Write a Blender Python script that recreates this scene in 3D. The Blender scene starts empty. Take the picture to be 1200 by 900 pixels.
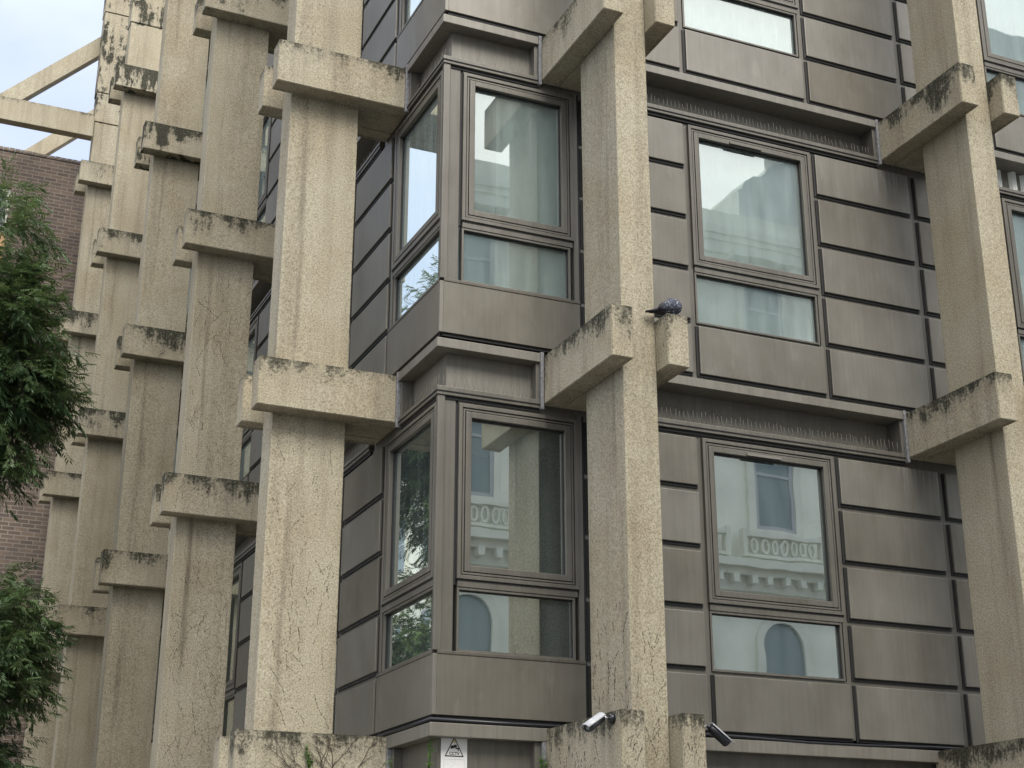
import bpy, bmesh, math, random
from mathutils import Vector, Matrix, noise as mnoise
R = random.Random(7)
scn = bpy.context.scene
COL = scn.collection
SK = -0.01318
GROUND = -3.07

# ------------------------------------------------------------------ nodes
def mat(name):
    m = bpy.data.materials.new(name); m.use_nodes = True
    nt = m.node_tree; nt.nodes.clear()
    return m, nt
def nd(nt, t, **kw):
    n = nt.nodes.new(t)
    for k, v in kw.items():
        if k in n.inputs.keys() if hasattr(n.inputs, 'keys') else False:
            n.inputs[k].default_value = v
        else:
            setattr(n, k, v)
    return n
def lk(nt, a, b): nt.links.new(a, b)
def pos(nt, scale=(1, 1, 1)):
    g = nt.nodes.new('ShaderNodeNewGeometry')
    m = nt.nodes.new('ShaderNodeVectorMath'); m.operation = 'MULTIPLY'
    lk(nt, g.outputs['Position'], m.inputs[0]); m.inputs[1].default_value = scale
    return m.outputs[0]
def noi(nt, vec, scale, detail=4, rough=.55):
    n = nt.nodes.new('ShaderNodeTexNoise'); n.inputs['Scale'].default_value = scale
    n.inputs['Detail'].default_value = detail; n.inputs['Roughness'].default_value = rough
    lk(nt, vec, n.inputs['Vector']); return n.outputs['Fac']
def ramp(nt, fac, stops):
    r = nt.nodes.new('ShaderNodeValToRGB'); lk(nt, fac, r.inputs[0])
    e = r.color_ramp.elements
    while len(e) < len(stops): e.new(.5)
    for i, (p, c) in enumerate(stops):
        e[i].position = p
        e[i].color = (c, c, c, 1) if not isinstance(c, tuple) else c + (1,)
    return r.outputs['Color']
def mix(nt, fac, a, b, mode='MIX'):
    m = nt.nodes.new('ShaderNodeMix'); m.data_type = 'RGBA'; m.blend_type = mode
    for sock, v in ((m.inputs[0], fac), (m.inputs[6], a), (m.inputs[7], b)):
        if isinstance(v, bpy.types.NodeSocket): lk(nt, v, sock)
        elif isinstance(v, tuple): sock.default_value = v + (1,)
        else: sock.default_value = v
    return m.outputs[2]
def mth(nt, op, a, b=None, c=None, clamp=False):
    m = nt.nodes.new('ShaderNodeMath'); m.operation = op; m.use_clamp = clamp
    for i, v in enumerate((a, b, c)):
        if v is None: continue
        if isinstance(v, bpy.types.NodeSocket): lk(nt, v, m.inputs[i])
        else: m.inputs[i].default_value = v
    return m.outputs[0]
def attr(nt, n):
    a = nt.nodes.new('ShaderNodeAttribute'); a.attribute_name = n; return a.outputs['Fac']
def finish(nt, col, rough=.8, metal=0, bump=None, bstr=.3, bdist=.01, spec=.5):
    p = nt.nodes.new('ShaderNodeBsdfPrincipled'); o = nt.nodes.new('ShaderNodeOutputMaterial')
    if isinstance(col, tuple): p.inputs['Base Color'].default_value = col + (1,)
    else: lk(nt, col, p.inputs['Base Color'])
    if isinstance(rough, bpy.types.NodeSocket): lk(nt, rough, p.inputs['Roughness'])
    else: p.inputs['Roughness'].default_value = rough
    p.inputs['Metallic'].default_value = metal
    p.inputs['Specular IOR Level'].default_value = spec
    if bump is not None:
        b = nt.nodes.new('ShaderNodeBump'); b.inputs['Strength'].default_value = bstr
        b.inputs['Distance'].default_value = bdist
        lk(nt, bump, b.inputs['Height']); lk(nt, b.outputs[0], p.inputs['Normal'])
    lk(nt, p.outputs[0], o.inputs[0]); return p
def simple(name, col, rough=.6, metal=0, nscale=None, amt=.2):
    m, nt = mat(name)
    c = col
    if nscale:
        n = noi(nt, pos(nt), nscale)
        c = mix(nt, ramp(nt, n, [(.3, 0.), (.7, 1.)]), tuple(x * (1 - amt) for x in col), tuple(min(1, x * (1 + amt)) for x in col))
    finish(nt, c, rough, metal); return m

def concrete():
    m, nt = mat('concrete')
    p = pos(nt)
    grain = noi(nt, p, 74, 3, .6)
    fine = noi(nt, p, 150, 2, .5)
    blot = noi(nt, p, 1.6, 5, .6)
    streak = noi(nt, pos(nt, (7, 7, .45)), 1.0, 5, .65)
    g = mth(nt, 'ADD', mth(nt, 'MULTIPLY', grain, .75), mth(nt, 'MULTIPLY', fine, .25))
    base = ramp(nt, g, [(.32, (.178, .156, .112)), (.46, (.348, .314, .236)), (.62, (.480, .441, .342))])
    base = mix(nt, ramp(nt, blot, [(.35, 0.), (.7, 1.)]), base, mix(nt, 1., base, (.86, .82, .76), 'MULTIPLY'))
    dirt = ramp(nt, streak, [(.47, 0.), (.68, 1.)])
    base = mix(nt, mth(nt, 'MULTIPLY', dirt, .55), base, mix(nt, 1., base, (.62, .60, .60), 'MULTIPLY'))
    # water stain running down each shaft beside the arris
    st = attr(nt, 'stain')
    sn = mth(nt, 'ADD', st, mth(nt, 'MULTIPLY', mth(nt, 'SUBTRACT', streak, .5), 1.2))
    base = mix(nt, mth(nt, 'MULTIPLY', ramp(nt, sn, [(.42, 0.), (.75, 1.)]), .7), base, mix(nt, 1., base, (.52, .50, .50), 'MULTIPLY'))
    # black moss and pale lichen hanging from the top arris
    td = attr(nt, 'topd'); am = attr(nt, 'moss')
    drip = noi(nt, pos(nt, (7, 7, 1.3)), 1.0, 6, .75)
    clump = noi(nt, p, 34, 4, .7)
    gate = ramp(nt, noi(nt, p, 2.7, 3, .6), [(.38, .12), (.62, 1.)])
    dep = mth(nt, 'MULTIPLY', mth(nt, 'MULTIPLY', ramp(nt, drip, [(.36, 0.03), (.80, 1.)]), mth(nt, 'MULTIPLY', gate, .66)), am)
    dd = mth(nt, 'SUBTRACT', dep, td)
    dd = mth(nt, 'ADD', dd, mth(nt, 'MULTIPLY', mth(nt, 'SUBTRACT', clump, .5), .5))
    msk = ramp(nt, mth(nt, 'MULTIPLY', dd, 6), [(.0, 0.), (.25, .45), (.8, .93)])
    soot = ramp(nt, mth(nt, 'ADD', mth(nt, 'MULTIPLY', dd, 2.2), .35), [(.05, 0.), (.6, .6)])
    base = mix(nt, mth(nt, 'MULTIPLY', soot, mth(nt, 'MINIMUM', am, 1.)), base, (.11, .105, .085))
    mossc = ramp(nt, noi(nt, p, 48, 3), [(.38, (.016, .016, .012)), (.55, (.05, .048, .034)), (.66, (.075, .08, .05)), (.76, (.42, .40, .34))])
    base = mix(nt, msk, base, mossc)
    hb = mth(nt, 'ADD', mth(nt, 'MULTIPLY', g, 1.), mth(nt, 'MULTIPLY', msk, 1.4))
    finish(nt, base, .93, 0, hb, .55, .006, .25)
    return m
def metal(name, c1, c2, rough=.40, met=.55, streaks=.5):
    m, nt = mat(name)
    st = noi(nt, pos(nt, (30, 30, .9)), 1., 5, .65)
    bl = noi(nt, pos(nt, (1, 1, .7)), 2.1, 4, .6)
    v = mth(nt, 'ADD', mth(nt, 'MULTIPLY', st, streaks), mth(nt, 'MULTIPLY', bl, 1 - streaks))
    c = mix(nt, ramp(nt, v, [(.34, 0.), (.66, 1.)]), c1, c2)
    tn = attr(nt, 'tone')
    c = mix(nt, 1., c, mix(nt, tn, (1., 1., 1.), (.74, .71, .66)), 'MULTIPLY')
    wr = noi(nt, pos(nt, (2.2, 2.2, 1.1)), 1., 6, .68)
    c = mix(nt, mth(nt, 'MULTIPLY', ramp(nt, wr, [(.46, 0.), (.66, 1.)]), .36), c, mix(nt, 1., c, (.66, .62, .57), 'MULTIPLY'))
    spots = noi(nt, pos(nt, (1, 1, .35)), 9, 3)
    c = mix(nt, mth(nt, 'MULTIPLY', ramp(nt, spots, [(.62, 0.), (.74, 1.)]), .18), c, tuple(min(1, x * 1.45) for x in c2))
    # pale mineral runs below the beam seats
    r = ramp(nt, mth(nt, 'ADD', attr(nt, 'runs'), mth(nt, 'MULTIPLY', mth(nt, 'SUBTRACT', st, .5), 1.6)), [(.5, 0.), (.9, 1.)])
    c = mix(nt, mth(nt, 'MULTIPLY', r, .55), c, (.36, .35, .36))
    rg = mth(nt, 'ADD', mth(nt, 'MULTIPLY', bl, .18), rough - .09)
    finish(nt, c, rg, met, noi(nt, pos(nt), 3.0, 2), .12, .01, .5)
    return m
def glass(name, tint, fac, film=.1):
    m, nt = mat(name)
    tr = nt.nodes.new('ShaderNodeBsdfTransparent'); tr.inputs[0].default_value = tint + (1,)
    gl = nt.nodes.new('ShaderNodeBsdfGlossy'); gl.inputs['Color'].default_value = (.93, .99, .93, 1); gl.inputs['Roughness'].default_value = .012
    fr = nt.nodes.new('ShaderNodeFresnel'); fr.inputs[0].default_value = 1.5
    b = nt.nodes.new('ShaderNodeBump'); b.inputs['Strength'].default_value = .035; b.inputs['Distance'].default_value = .010
    lk(nt, noi(nt, pos(nt), 2.6, 1), b.inputs['Height']); lk(nt, b.outputs[0], gl.inputs['Normal'])
    mx = nt.nodes.new('ShaderNodeMixShader'); o = nt.nodes.new('ShaderNodeOutputMaterial')
    lk(nt, mth(nt, 'ADD', fr.outputs[0], fac, clamp=True), mx.inputs[0])
    lk(nt, tr.outputs[0], mx.inputs[1]); lk(nt, gl.outputs[0], mx.inputs[2])
    df = nt.nodes.new('ShaderNodeBsdfDiffuse'); df.inputs[0].default_value = (.66, .80, .78, 1)
    m2 = nt.nodes.new('ShaderNodeMixShader')           # thin dust and rain film that also paints milky brightness into the pane
    lk(nt, ramp(nt, noi(nt, pos(nt, (9, 9, 1.2)), 1., 4, .6), [(.3, film * .6), (.75, film * 1.5)]), m2.inputs[0])
    lk(nt, mx.outputs[0], m2.inputs[1]); lk(nt, df.outputs[0], m2.inputs[2]); lk(nt, m2.outputs[0], o.inputs[0])
    return m
def brick():
    m, nt = mat('brick')
    g = nt.nodes.new('ShaderNodeNewGeometry'); s = nt.nodes.new('ShaderNodeSeparateXYZ'); c = nt.nodes.new('ShaderNodeCombineXYZ')
    lk(nt, g.outputs['Position'], s.inputs[0])
    lk(nt, mth(nt, 'ADD', s.outputs[0], s.outputs[1]), c.inputs[0]); lk(nt, s.outputs[2], c.inputs[1])
    b = nt.nodes.new('ShaderNodeTexBrick'); lk(nt, c.outputs[0], b.inputs['Vector'])
    b.inputs['Scale'].default_value = 1; b.inputs['Brick Width'].default_value = .225; b.inputs['Row Height'].default_value = .076
    b.inputs['Mortar Size'].default_value = .009; b.inputs['Mortar Smooth'].default_value = .25; b.inputs['Bias'].default_value = -.1
    b.inputs['Color1'].default_value = (.115, .088, .068, 1); b.inputs['Color2'].default_value = (.225, .160, .115, 1)
    b.inputs['Mortar'].default_value = (.29, .255, .21, 1)
    n = noi(nt, pos(nt), 1.3, 5); n2 = noi(nt, pos(nt, (4.4, 4.4, 13)), 1., 2)
    col = mix(nt, ramp(nt, n, [(.35, 0.), (.7, .6)]), b.outputs['Color'], (.085, .066, .062))
    col = mix(nt, ramp(nt, n2, [(.5, 0.), (.75, .35)]), col, (.05, .05, .065))
    finish(nt, col, .9, 0, b.outputs['Fac'], -.4, .006); return m

M = {}
M['conc'] = concrete()
M['panel'] = metal('bronze_panel', (.168, .157, .135), (.232, .221, .196), .44, .40, .35)
M['frame'] = metal('bronze_frame', (.118, .110, .095), (.170, .160, .140), .44, .35, .6)
M['fascia'] = metal('bronze_fascia', (.168, .157, .135), (.230, .217, .189), .5, .3, .7)
M['gap'] = simple('black_gasket_shade', (.008, .008, .009), .6)  # joints and gaskets, plus strips that paint shadow below panels and flange
M['seal'] = simple('grey_sealant', (.17, .17, .175), .6, 0, 40, .4)
M['glass'] = glass('window_glass', (.86, .97, .95), .28, .16)
M['glass2'] = glass('boosted_reflection_glass', (.80, .90, .88), .54, .05)  # same window glass, reflection raised to brighten the lowest storey's panes
M['brick'] = brick()
M['plaster'] = simple('room_plaster', (.70, .74, .72), .9)
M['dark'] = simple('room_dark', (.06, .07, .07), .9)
M['net'] = simple('net_curtain', (.88, .90, .88), .95, 0, 5, .08)
M['black'] = simple('black_plastic', (.012, .013, .018), .35)
M['spike'] = simple('spike_wire', (.185, .172, .15), .5, .0)
M['white'] = simple('white_plastic', (.40, .41, .43), .35)
M['steel'] = simple('steel_bar', (.35, .35, .36), .3, .9)
M['stuc'] = simple('cream_stucco', (.84, .83, .73), .85, 0, 1.2, .10)
M['stuc2'] = simple('grey_stucco', (.50, .53, .52), .85, 0, 1.0, .15)
M['trim'] = simple('stucco_trim', (.74, .73, .64), .8, 0, 2, .08)
M['slate'] = simple('slate_roof', (.16, .17, .18), .7, 0, 3, .2)
M['opglass'] = simple('opposite_glass', (.19, .235, .24), .2)
M['stem'] = simple('dead_stem', (.055, .040, .030), .9, 0, 60, .5)
M['asphalt'] = simple('asphalt', (.05, .05, .052), .9, 0, 60, .3)
M['paving'] = simple('paving_stone', (.26, .25, .23), .85, 0, 7, .15)
M['bark'] = simple('bark', (.10, .085, .065), .9, 0, 12, .35)
M['tan'] = simple('tan_render', (.50, .33, .17), .85, 0, 6, .15)
M['sign'] = simple('sign_white', (.74, .74, .73), .4)
M['ink'] = simple('sign_ink', (.01, .01, .01), .5)
M['amber'] = simple('sign_amber', (.62, .50, .20), .5)
M['pale'] = simple('sign_pale', (.52, .53, .56), .5)

# ------------------------------------------------------------------ frames
def FR(u, d, z): return Vector((u, -d, z))
cs, sn = math.cos(SK), math.sin(SK)
def FL(u, d, z): return Vector((u * sn - d * cs, u * cs + d * sn, z))
def FW(x, y, z): return Vector((x, y, z))

class MB:
    def __init__(s, F=FW):
        s.F = F; s.bm = bmesh.new(); s.mats = []
    def mi(s, m):
        if m not in s.mats: s.mats.append(m)
        return s.mats.index(m)
    def box(s, u0, u1, d0, d1, z0, z1, m, bev=0):
        V = [s.bm.verts.new(s.F(u, d, z)) for z in (z0, z1) for d in (d0, d1) for u in (u0, u1)]
        q = [(0, 1, 3, 2), (4, 5, 7, 6), (0, 1, 5, 4), (2, 3, 7, 6), (0, 2, 6, 4), (1, 3, 7, 5)]
        fs = [s.bm.faces.new([V[i] for i in f]) for f in q]
        k = s.mi(m)
        for f in fs: f.material_index = k
        bmesh.ops.recalc_face_normals(s.bm, faces=fs)
        if bev:
            r = bmesh.ops.bevel(s.bm, geom=list({e for f in fs for e in f.edges}), offset=bev, segments=2, affect='EDGES', profile=.6)
            for f in r['faces']: f.material_index = k
        return fs
    def poly(s, pts, a0, a1, m, axis='d'):
        # prism: pts are (u,z), extruded in d from a0 to a1
        A = [s.bm.verts.new(s.F(u, a0, z)) for u, z in pts]; B = [s.bm.verts.new(s.F(u, a1, z)) for u, z in pts]
        n = len(pts); k = s.mi(m)
        fs = [s.bm.faces.new(A), s.bm.faces.new(B[::-1])] + [s.bm.faces.new([A[i], A[(i + 1) % n], B[(i + 1) % n], B[i]]) for i in range(n)]
        for f in fs: f.material_index = k
        bmesh.ops.recalc_face_normals(s.bm, faces=fs)
    def ring(s, u0, u1, z0, z1, w, d0, d1, m, bev=0):
        s.box(u0, u0 + w, d0, d1, z0, z1, m, bev); s.box(u1 - w, u1, d0, d1, z0, z1, m, bev)
        s.box(u0 + w, u1 - w, d0, d1, z1 - w, z1, m, bev); s.box(u0 + w, u1 - w, d0, d1, z0, z0 + w, m, bev)
    def quad(s, pts, m):
        f = s.bm.faces.new([s.bm.verts.new(s.F(*p)) for p in pts]); f.material_index = s.mi(m)
    def tube(s, pts, r0, r1, m, n=6):
        pts = [s.F(*p) for p in pts]; k = s.mi(m); prev = None; N = len(pts)
        for i, p in enumerate(pts):
            t = (pts[min(i + 1, N - 1)] - pts[max(i - 1, 0)]).normalized()
            a = t.orthogonal().normalized() if prev is None else (a - t * a.dot(t)).normalized()
            b = t.cross(a); r = r0 + (r1 - r0) * i / max(1, N - 1)
            rg = [s.bm.verts.new(p + (a * math.cos(q) + b * math.sin(q)) * r) for q in [2 * math.pi * j / n for j in range(n)]]
            if prev:
                for j in range(n):
                    f = s.bm.faces.new([prev[j], prev[(j + 1) % n], rg[(j + 1) % n], rg[j]]); f.material_index = k; f.smooth = True
            else:
                s.bm.faces.new(rg[::-1]).material_index = k
            prev = rg
        s.bm.faces.new(prev).material_index = k
    def build(s, name, parent=None, label=None, at=None, attrs=None, smooth=False):
        me = bpy.data.meshes.new(name); s.bm.to_mesh(me); s.bm.free()
        for m in s.mats: me.materials.append(M[m] if isinstance(m, str) else m)
        if smooth:
            for p in me.polygons: p.use_smooth = True
        if attrs:
            for an, fn in attrs.items():
                A = me.attributes.new(an, 'FLOAT', 'POINT')
                for i, vv in enumerate(me.vertices): A.data[i].value = fn(vv.co)
        if at is not None: me.transform(Matrix.Translation(-Vector(at)))
        o = bpy.data.objects.new(name, me); COL.objects.link(o)
        if at is not None: o.location = at
        if parent is not None:
            o.parent = parent
            if parent.parent is None: o.location = Vector(o.location) - Vector(parent.location)
            else: o.location = Vector(o.location) - Vector(parent.location) - Vector(parent.parent.location)
        if label: o['label'] = label
        return o
def thing(name, label, cat, loc, group=None):
    o = bpy.data.objects.new(name, None); COL.objects.link(o); o.location = loc; o.empty_display_size = .3
    o['label'] = label; o['category'] = cat
    if group: o['group'] = group
    return o
def tag(o, label, cat, group=None):
    o['label'] = label; o['category'] = cat
    if group: o['group'] = group
    return o

# ------------------------------------------------------------------ office building
B = thing('office_building', 'office building clad in dark bronze metal panels behind beige concrete columns and paired beams', 'building', (0, 0, 0))

def stack(F, u0, u1, z0, parent, runs=False):
    mb = MB(F)
    rows = [(.006, .444), (.506, .944), (1.006, 1.444), (1.506, 1.944), (2.006, 2.42)]
    for a, b in rows:
        mb.box(u0, u1, .001, .030, z0 + a, z0 + b, 'panel', .006)
        mb.box(u0 + .004, u1 + .002, .0012, .012, z0 + a - .024, z0 + a - .001, 'gap')  # black strip paints the shadow below the panel's overhang
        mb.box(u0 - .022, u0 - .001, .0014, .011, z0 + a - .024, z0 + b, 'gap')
    at = {'runs': (lambda co: max(0, .75 - abs((z0 + 2.47) - co.z) * 1.1) * (1 if co.x > 4.1 else .35)) if runs else (lambda co: 0.)}
    tv = [R.random() ** 1.3 for _ in range(6)]
    at['tone'] = lambda co: tv[max(0, min(5, int((co.z - z0 + .03) / .5)))]
    return mb.build('cladding_panel', parent, attrs=at)

def window(F, u0, u1, z0, parent, vent=None, slim=False):
    """upper opening light over a fixed low light; u0/u1 are the outside of the frame"""
    a, b = z0 + 1.025, z0 + 2.425
    mb = MB(F)
    mb.ring(u0, u1, a, b, .030, -.05, .034, 'frame', .003)
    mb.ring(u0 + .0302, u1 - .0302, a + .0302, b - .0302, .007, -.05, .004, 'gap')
    mb.ring(u0 + .0374, u1 - .0374, a + .0374, b - .0374, .016, -.05, .026, 'frame', .002)
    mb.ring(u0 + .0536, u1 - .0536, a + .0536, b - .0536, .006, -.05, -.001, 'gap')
    mb.box(u0 + .01, u1 - .01, -.04, .020, z0 + .965, z0 + 1.022, 'frame', .003)     # transom
    mb.box(u0 + .006, u1 - .006, .0204, .024, z0 + 1.012, z0 + 1.0235, 'gap')
    w = mb.build('window', parent)
    s = MB(F); i = .06
    s.ring(u0 + i, u1 - i, a + i, b - i, .048, -.045, .030, 'frame', .004)
    s.ring(u0 + i + .0482, u1 - i - .0482, a + i + .0482, b - i - .0482, .006, -.045, -.005, 'gap')
    s.build('sash', w)
    g = MB(F); j = i + .05
    g.quad([(u0 + j, -.022, a + j), (u1 - j, -.022, a + j), (u1 - j, -.022, b - j), (u0 + j, -.022, b - j)], 'glass' if z0 > 1 else 'glass2'); g.build('pane', w)
    l = MB(F); c, e = z0 + .475, z0 + .962
    l.ring(u0 + .008, u1 - .03, c, e, .018, -.05, .014, 'frame', .002)
    l.ring(u0 + .0262, u1 - .0482, c + .0182, e - .0182, .005, -.05, -.006, 'gap')
    l.build('low_frame', w)
    g = MB(F)
    g.quad([(u0 + .028, -.024, c + .02), (u1 - .05, -.024, c + .02), (u1 - .05, -.024, e - .02), (u0 + .028, -.024, e - .02)], 'glass' if z0 > 1 else 'glass2'); g.build('low_pane', w)
    if vent:
        vmb = MB(F); um = u0 + .43
        vmb.box(um, um + .34, .0305, .046, b - .105, b - .082, vent, .003)
        vmb.box(um + .004, um + .336, .0302, .036, b - .1155, b - .1055, 'gap')
        vmb.build('trickle_vent', w)
    return w

def recess(F, u0, u1, z0, parent, spikes=True, left=True, right=True, corner=False):
    """the deep fascia channel between storeys, between two beam seats"""
    mb = MB(F)
    D = .075 if corner else .165
    top, bot = z0 + 2.945, z0 + 2.475
    e = .055
    c0 = (lambda v: v if F is FR else D + .0006)
    mb.box((c0(-e) if corner else u0), u1, -D, .055, z0 + 2.868, top, 'fascia', .004)      # upper flange
    mb.box((c0(-e + .015) if corner else u0), u1, -D, .040, bot, z0 + 2.548, 'frame', .004)            # sill flange
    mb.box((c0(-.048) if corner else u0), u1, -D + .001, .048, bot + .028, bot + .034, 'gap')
    mb.box((D if F is FL else D + .0001) if corner else u0, u1, -D - .04, -D, bot, top, 'fascia')
    if right:
        mb.box(u1 - .03, u1 - .0004, -D + .001, .030, z0 + 2.549, z0 + 2.867, 'frame', .003)
        mb.box(u1 + .0004, u1 + .030, -.1, .062, bot - .012, top + .01, 'seal', .006)
    if left: mb.box(u0 + .0004, u0 + .03, -.199, .030, z0 + 2.549, z0 + 2.867, 'frame', .003)
    mb.box((.2, .0205)[1] if corner else u0, u1, .0025, .020, z0 + 2.448, z0 + 2.4742, 'gap')  # black strip paints the shadow under the sill flange
    o = mb.build('fascia_channel', parent)
    if spikes:
        sp = MB(F); u = (.03 if corner else u0 + .05)
        while u < u1 - .05:
            h = R.uniform(.10, .125); tx = R.uniform(-.006, .006); dd = R.uniform(-.03, .0)
            sp.tube([(u, .012 + dd * .3, z0 + 2.548), (u + tx, .012 + dd, z0 + 2.548 + h)], .0016, .0012, 'spike', 4)
            u += .042
        sp.build('bird_spikes', o)
    return o

def wallcore(F, m0, nmod, s0, s1, parent):
    mb = MB(F)
    for s in range(s0, s1):
        z = 3 * s
        for k in range(m0, nmod):
            o = 3.6 * k
            mb.box(o + 1.2, o + 2.35, -.1, 0, z, z + 2.474, 'frame'); mb.box(o + 3.65, o + 4.8, -.1, 0, z, z + 2.474, 'frame')
            mb.box(o + 2.35, o + 3.65, -.1, 0, z, z + .474, 'frame')
            mb.box(o + 2.35, o + 3.65, -.1, 0, z + 2.426, z + 2.474, 'frame')
        mb.box(1.2, 3.6 * nmod + 1.2, -.1, .002, z + 2.946, z + 2.9995, 'frame')
        for k in range(m0, nmod + 1):
            o = 3.6 * k
            mb.box(o + .9, o + 1.56, -.2, -.002, z + 2.4745, z + 2.9455, 'frame')
    return mb.build('wall', parent)

def rooms(F, u1, s0, s1, parent):
    mb = MB(F)
    for s in range(s0, s1):
        z = 3 * s
        mb.box(.25, u1, -3.4, -.26, z + 2.47, z + 2.93, 'plaster')     # floor/ceiling slab
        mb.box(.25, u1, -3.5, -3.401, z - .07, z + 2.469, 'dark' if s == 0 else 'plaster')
    k = 0
    while 1.2 + 3.6 * k < u1:
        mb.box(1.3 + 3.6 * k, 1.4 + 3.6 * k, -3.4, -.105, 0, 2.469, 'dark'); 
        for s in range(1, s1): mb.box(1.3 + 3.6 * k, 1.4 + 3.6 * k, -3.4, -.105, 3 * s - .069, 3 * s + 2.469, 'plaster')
        k += 1
    return mb.build('interior_wall', parent)

def beam(F, u0, z0, z1, moss, parent, label=None, length=1.24, w=.183):
    mb = MB(F)
    fs = mb.box(u0, u0 + w, .004, length, z0, z1, 'conc')
    bot = min(fs, key=lambda f: f.calc_center_median().z)
    r = bmesh.ops.inset_individual(mb.bm, faces=[bot], thickness=.018, depth=0)
    r = bmesh.ops.inset_individual(mb.bm, faces=[bot], thickness=.005, depth=-.012)
    # subdivide lengthwise so the arrises can wander
    bmesh.ops.bevel(mb.bm, geom=[e for e in mb.bm.edges if e.calc_length() > .1], offset=.007, segments=2, affect='EDGES', clamp_overlap=True)
    for f in mb.bm.faces: f.material_index = 0
    for v in mb.bm.verts:
        q = mnoise.noise(v.co * 7.3); v.co += Vector((q, q, q)) * .004
    return mb.build('cross_beam', parent, label=label, attrs={'topd': lambda co: max(0., z1 - co.z), 'moss': lambda co: moss, 'stain': lambda co: 0.})

def column(F, k, zs, mossmap, ztop=12.86, extra=()):
    u = 3.6 * k
    segs = [(GROUND + .005, ztop)] + list(extra)
    mb = MB(F); 
    z = GROUND + .005
    grow = 0
    for a, b in segs:
        n = max(1, int((b - a) / .5))
        for i in range(1):
            mb.box(u + 1.062 - grow, u + 1.349 + grow, .43, 1.058 + grow, a, b, 'conc', .008)
        grow += .012
    # stacked loops along the height let the stain and moss vary
    cuts = []
    for f in range(1, int((ztop - GROUND) / .5)):
        zz = GROUND + f * .5
        g = list(mb.bm.verts) + list(mb.bm.edges) + list(mb.bm.faces)
        bmesh.ops.bisect_plane(mb.bm, geom=g, plane_co=(0, 0, zz), plane_no=(0, 0, 1))
    nf = Vector((-1, 0, 0)) if F is FR else Vector((0, -1, 0))
    # a vertical loop on the broad face for the water stain
    for dcut in (.80, .90, .97):
        c = F(u + 1.062, dcut, 0); no = F(0, 1, 0) - F(0, 0, 0)
        bmesh.ops.bisect_plane(mb.bm, geom=list(mb.bm.verts) + list(mb.bm.edges) + list(mb.bm.faces), plane_co=c, plane_no=no)
    o0 = F(0, 0, 0); dn = (F(0, 1, 0) - o0)
    def stain(co):
        d = co.dot(dn)
        zr = (co.z + .07) % 3.0          # dark just beneath each beam pair
        s = .62 if abs(d - .90) < .02 else 0.
        return s * (0.55 + .45 * (1 if zr > 1.2 else .5))
    topm = mossmap.get('top', 0)
    c = mb.build('column', B, attrs={'topd': lambda co: 9. if co.z < ztop - .01 else .36 , 'moss': lambda co: topm, 'stain': stain})
    for zz in zs:
        m = mossmap.get(zz, .35)
        zt = zz + 2.93; zb = zz + 2.512
        if zz == -3: zb = -1.05; zt = -.058
        lab = 'cross beam with black moss and pale lichen along its top' if m > .75 else None
        beam(F, u + .877, zb, zt, m, c, lab)
        beam(F, u + 1.352, zb - .002, zt - .001, m * .8, c, lab)
        t = MB(F); t.box(u + 1.0612, u + 1.3508, .005, .4288, zb + .003, zt - .012, 'conc')
        t.build('beam_infill', c, attrs={'topd': lambda co: 9., 'moss': lambda co: 0., 'stain': lambda co: 0.})
    return c

# right facade
NR = 2
wallcore(FR, 0, NR, 0, 4, B); wallcore(FL, 0, 5, 0, 4, B)
rooms(FR, 9.0, 0, 4, B); rooms(FL, 19.5, 0, 4, B)
for F, nm, smax in ((FR, NR, 3), (FL, 5, 4)):
    for s in range(0, smax):
        z = 3 * s
        for k in range(nm):
            o = 3.6 * k
            stack(F, o + 1.272, o + 2.292, z, B, False)
            stack(F, o + 3.718, o + 4.785, z, B, F is FR and k == 0)
            mb = MB(F)
            mb.box(o + 2.362, o + 3.655, .001, .031, z + .006, z + .446, 'panel', .006)
            mb.box(o + 2.366, o + 3.655, .0012, .012, z - .018, z + .005, 'gap'); mb.box(o + 2.338, o + 2.361, .0014, .012, z - .018, z + .446, 'gap')  # lower black strip paints the shadow beneath the spandrel
            tq = R.random() * .8; mb.build('spandrel_panel', B, attrs={'runs': lambda co: 0., 'tone': lambda co: tq})
            window(F, o + 2.345, o + 3.66, z, B, vent=(None if F is FL else ('spike' if s == 0 else 'frame')))
            recess(F, o + 1.60, o + 4.445, z, B, spikes=(F is FR or k < 1))
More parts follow.
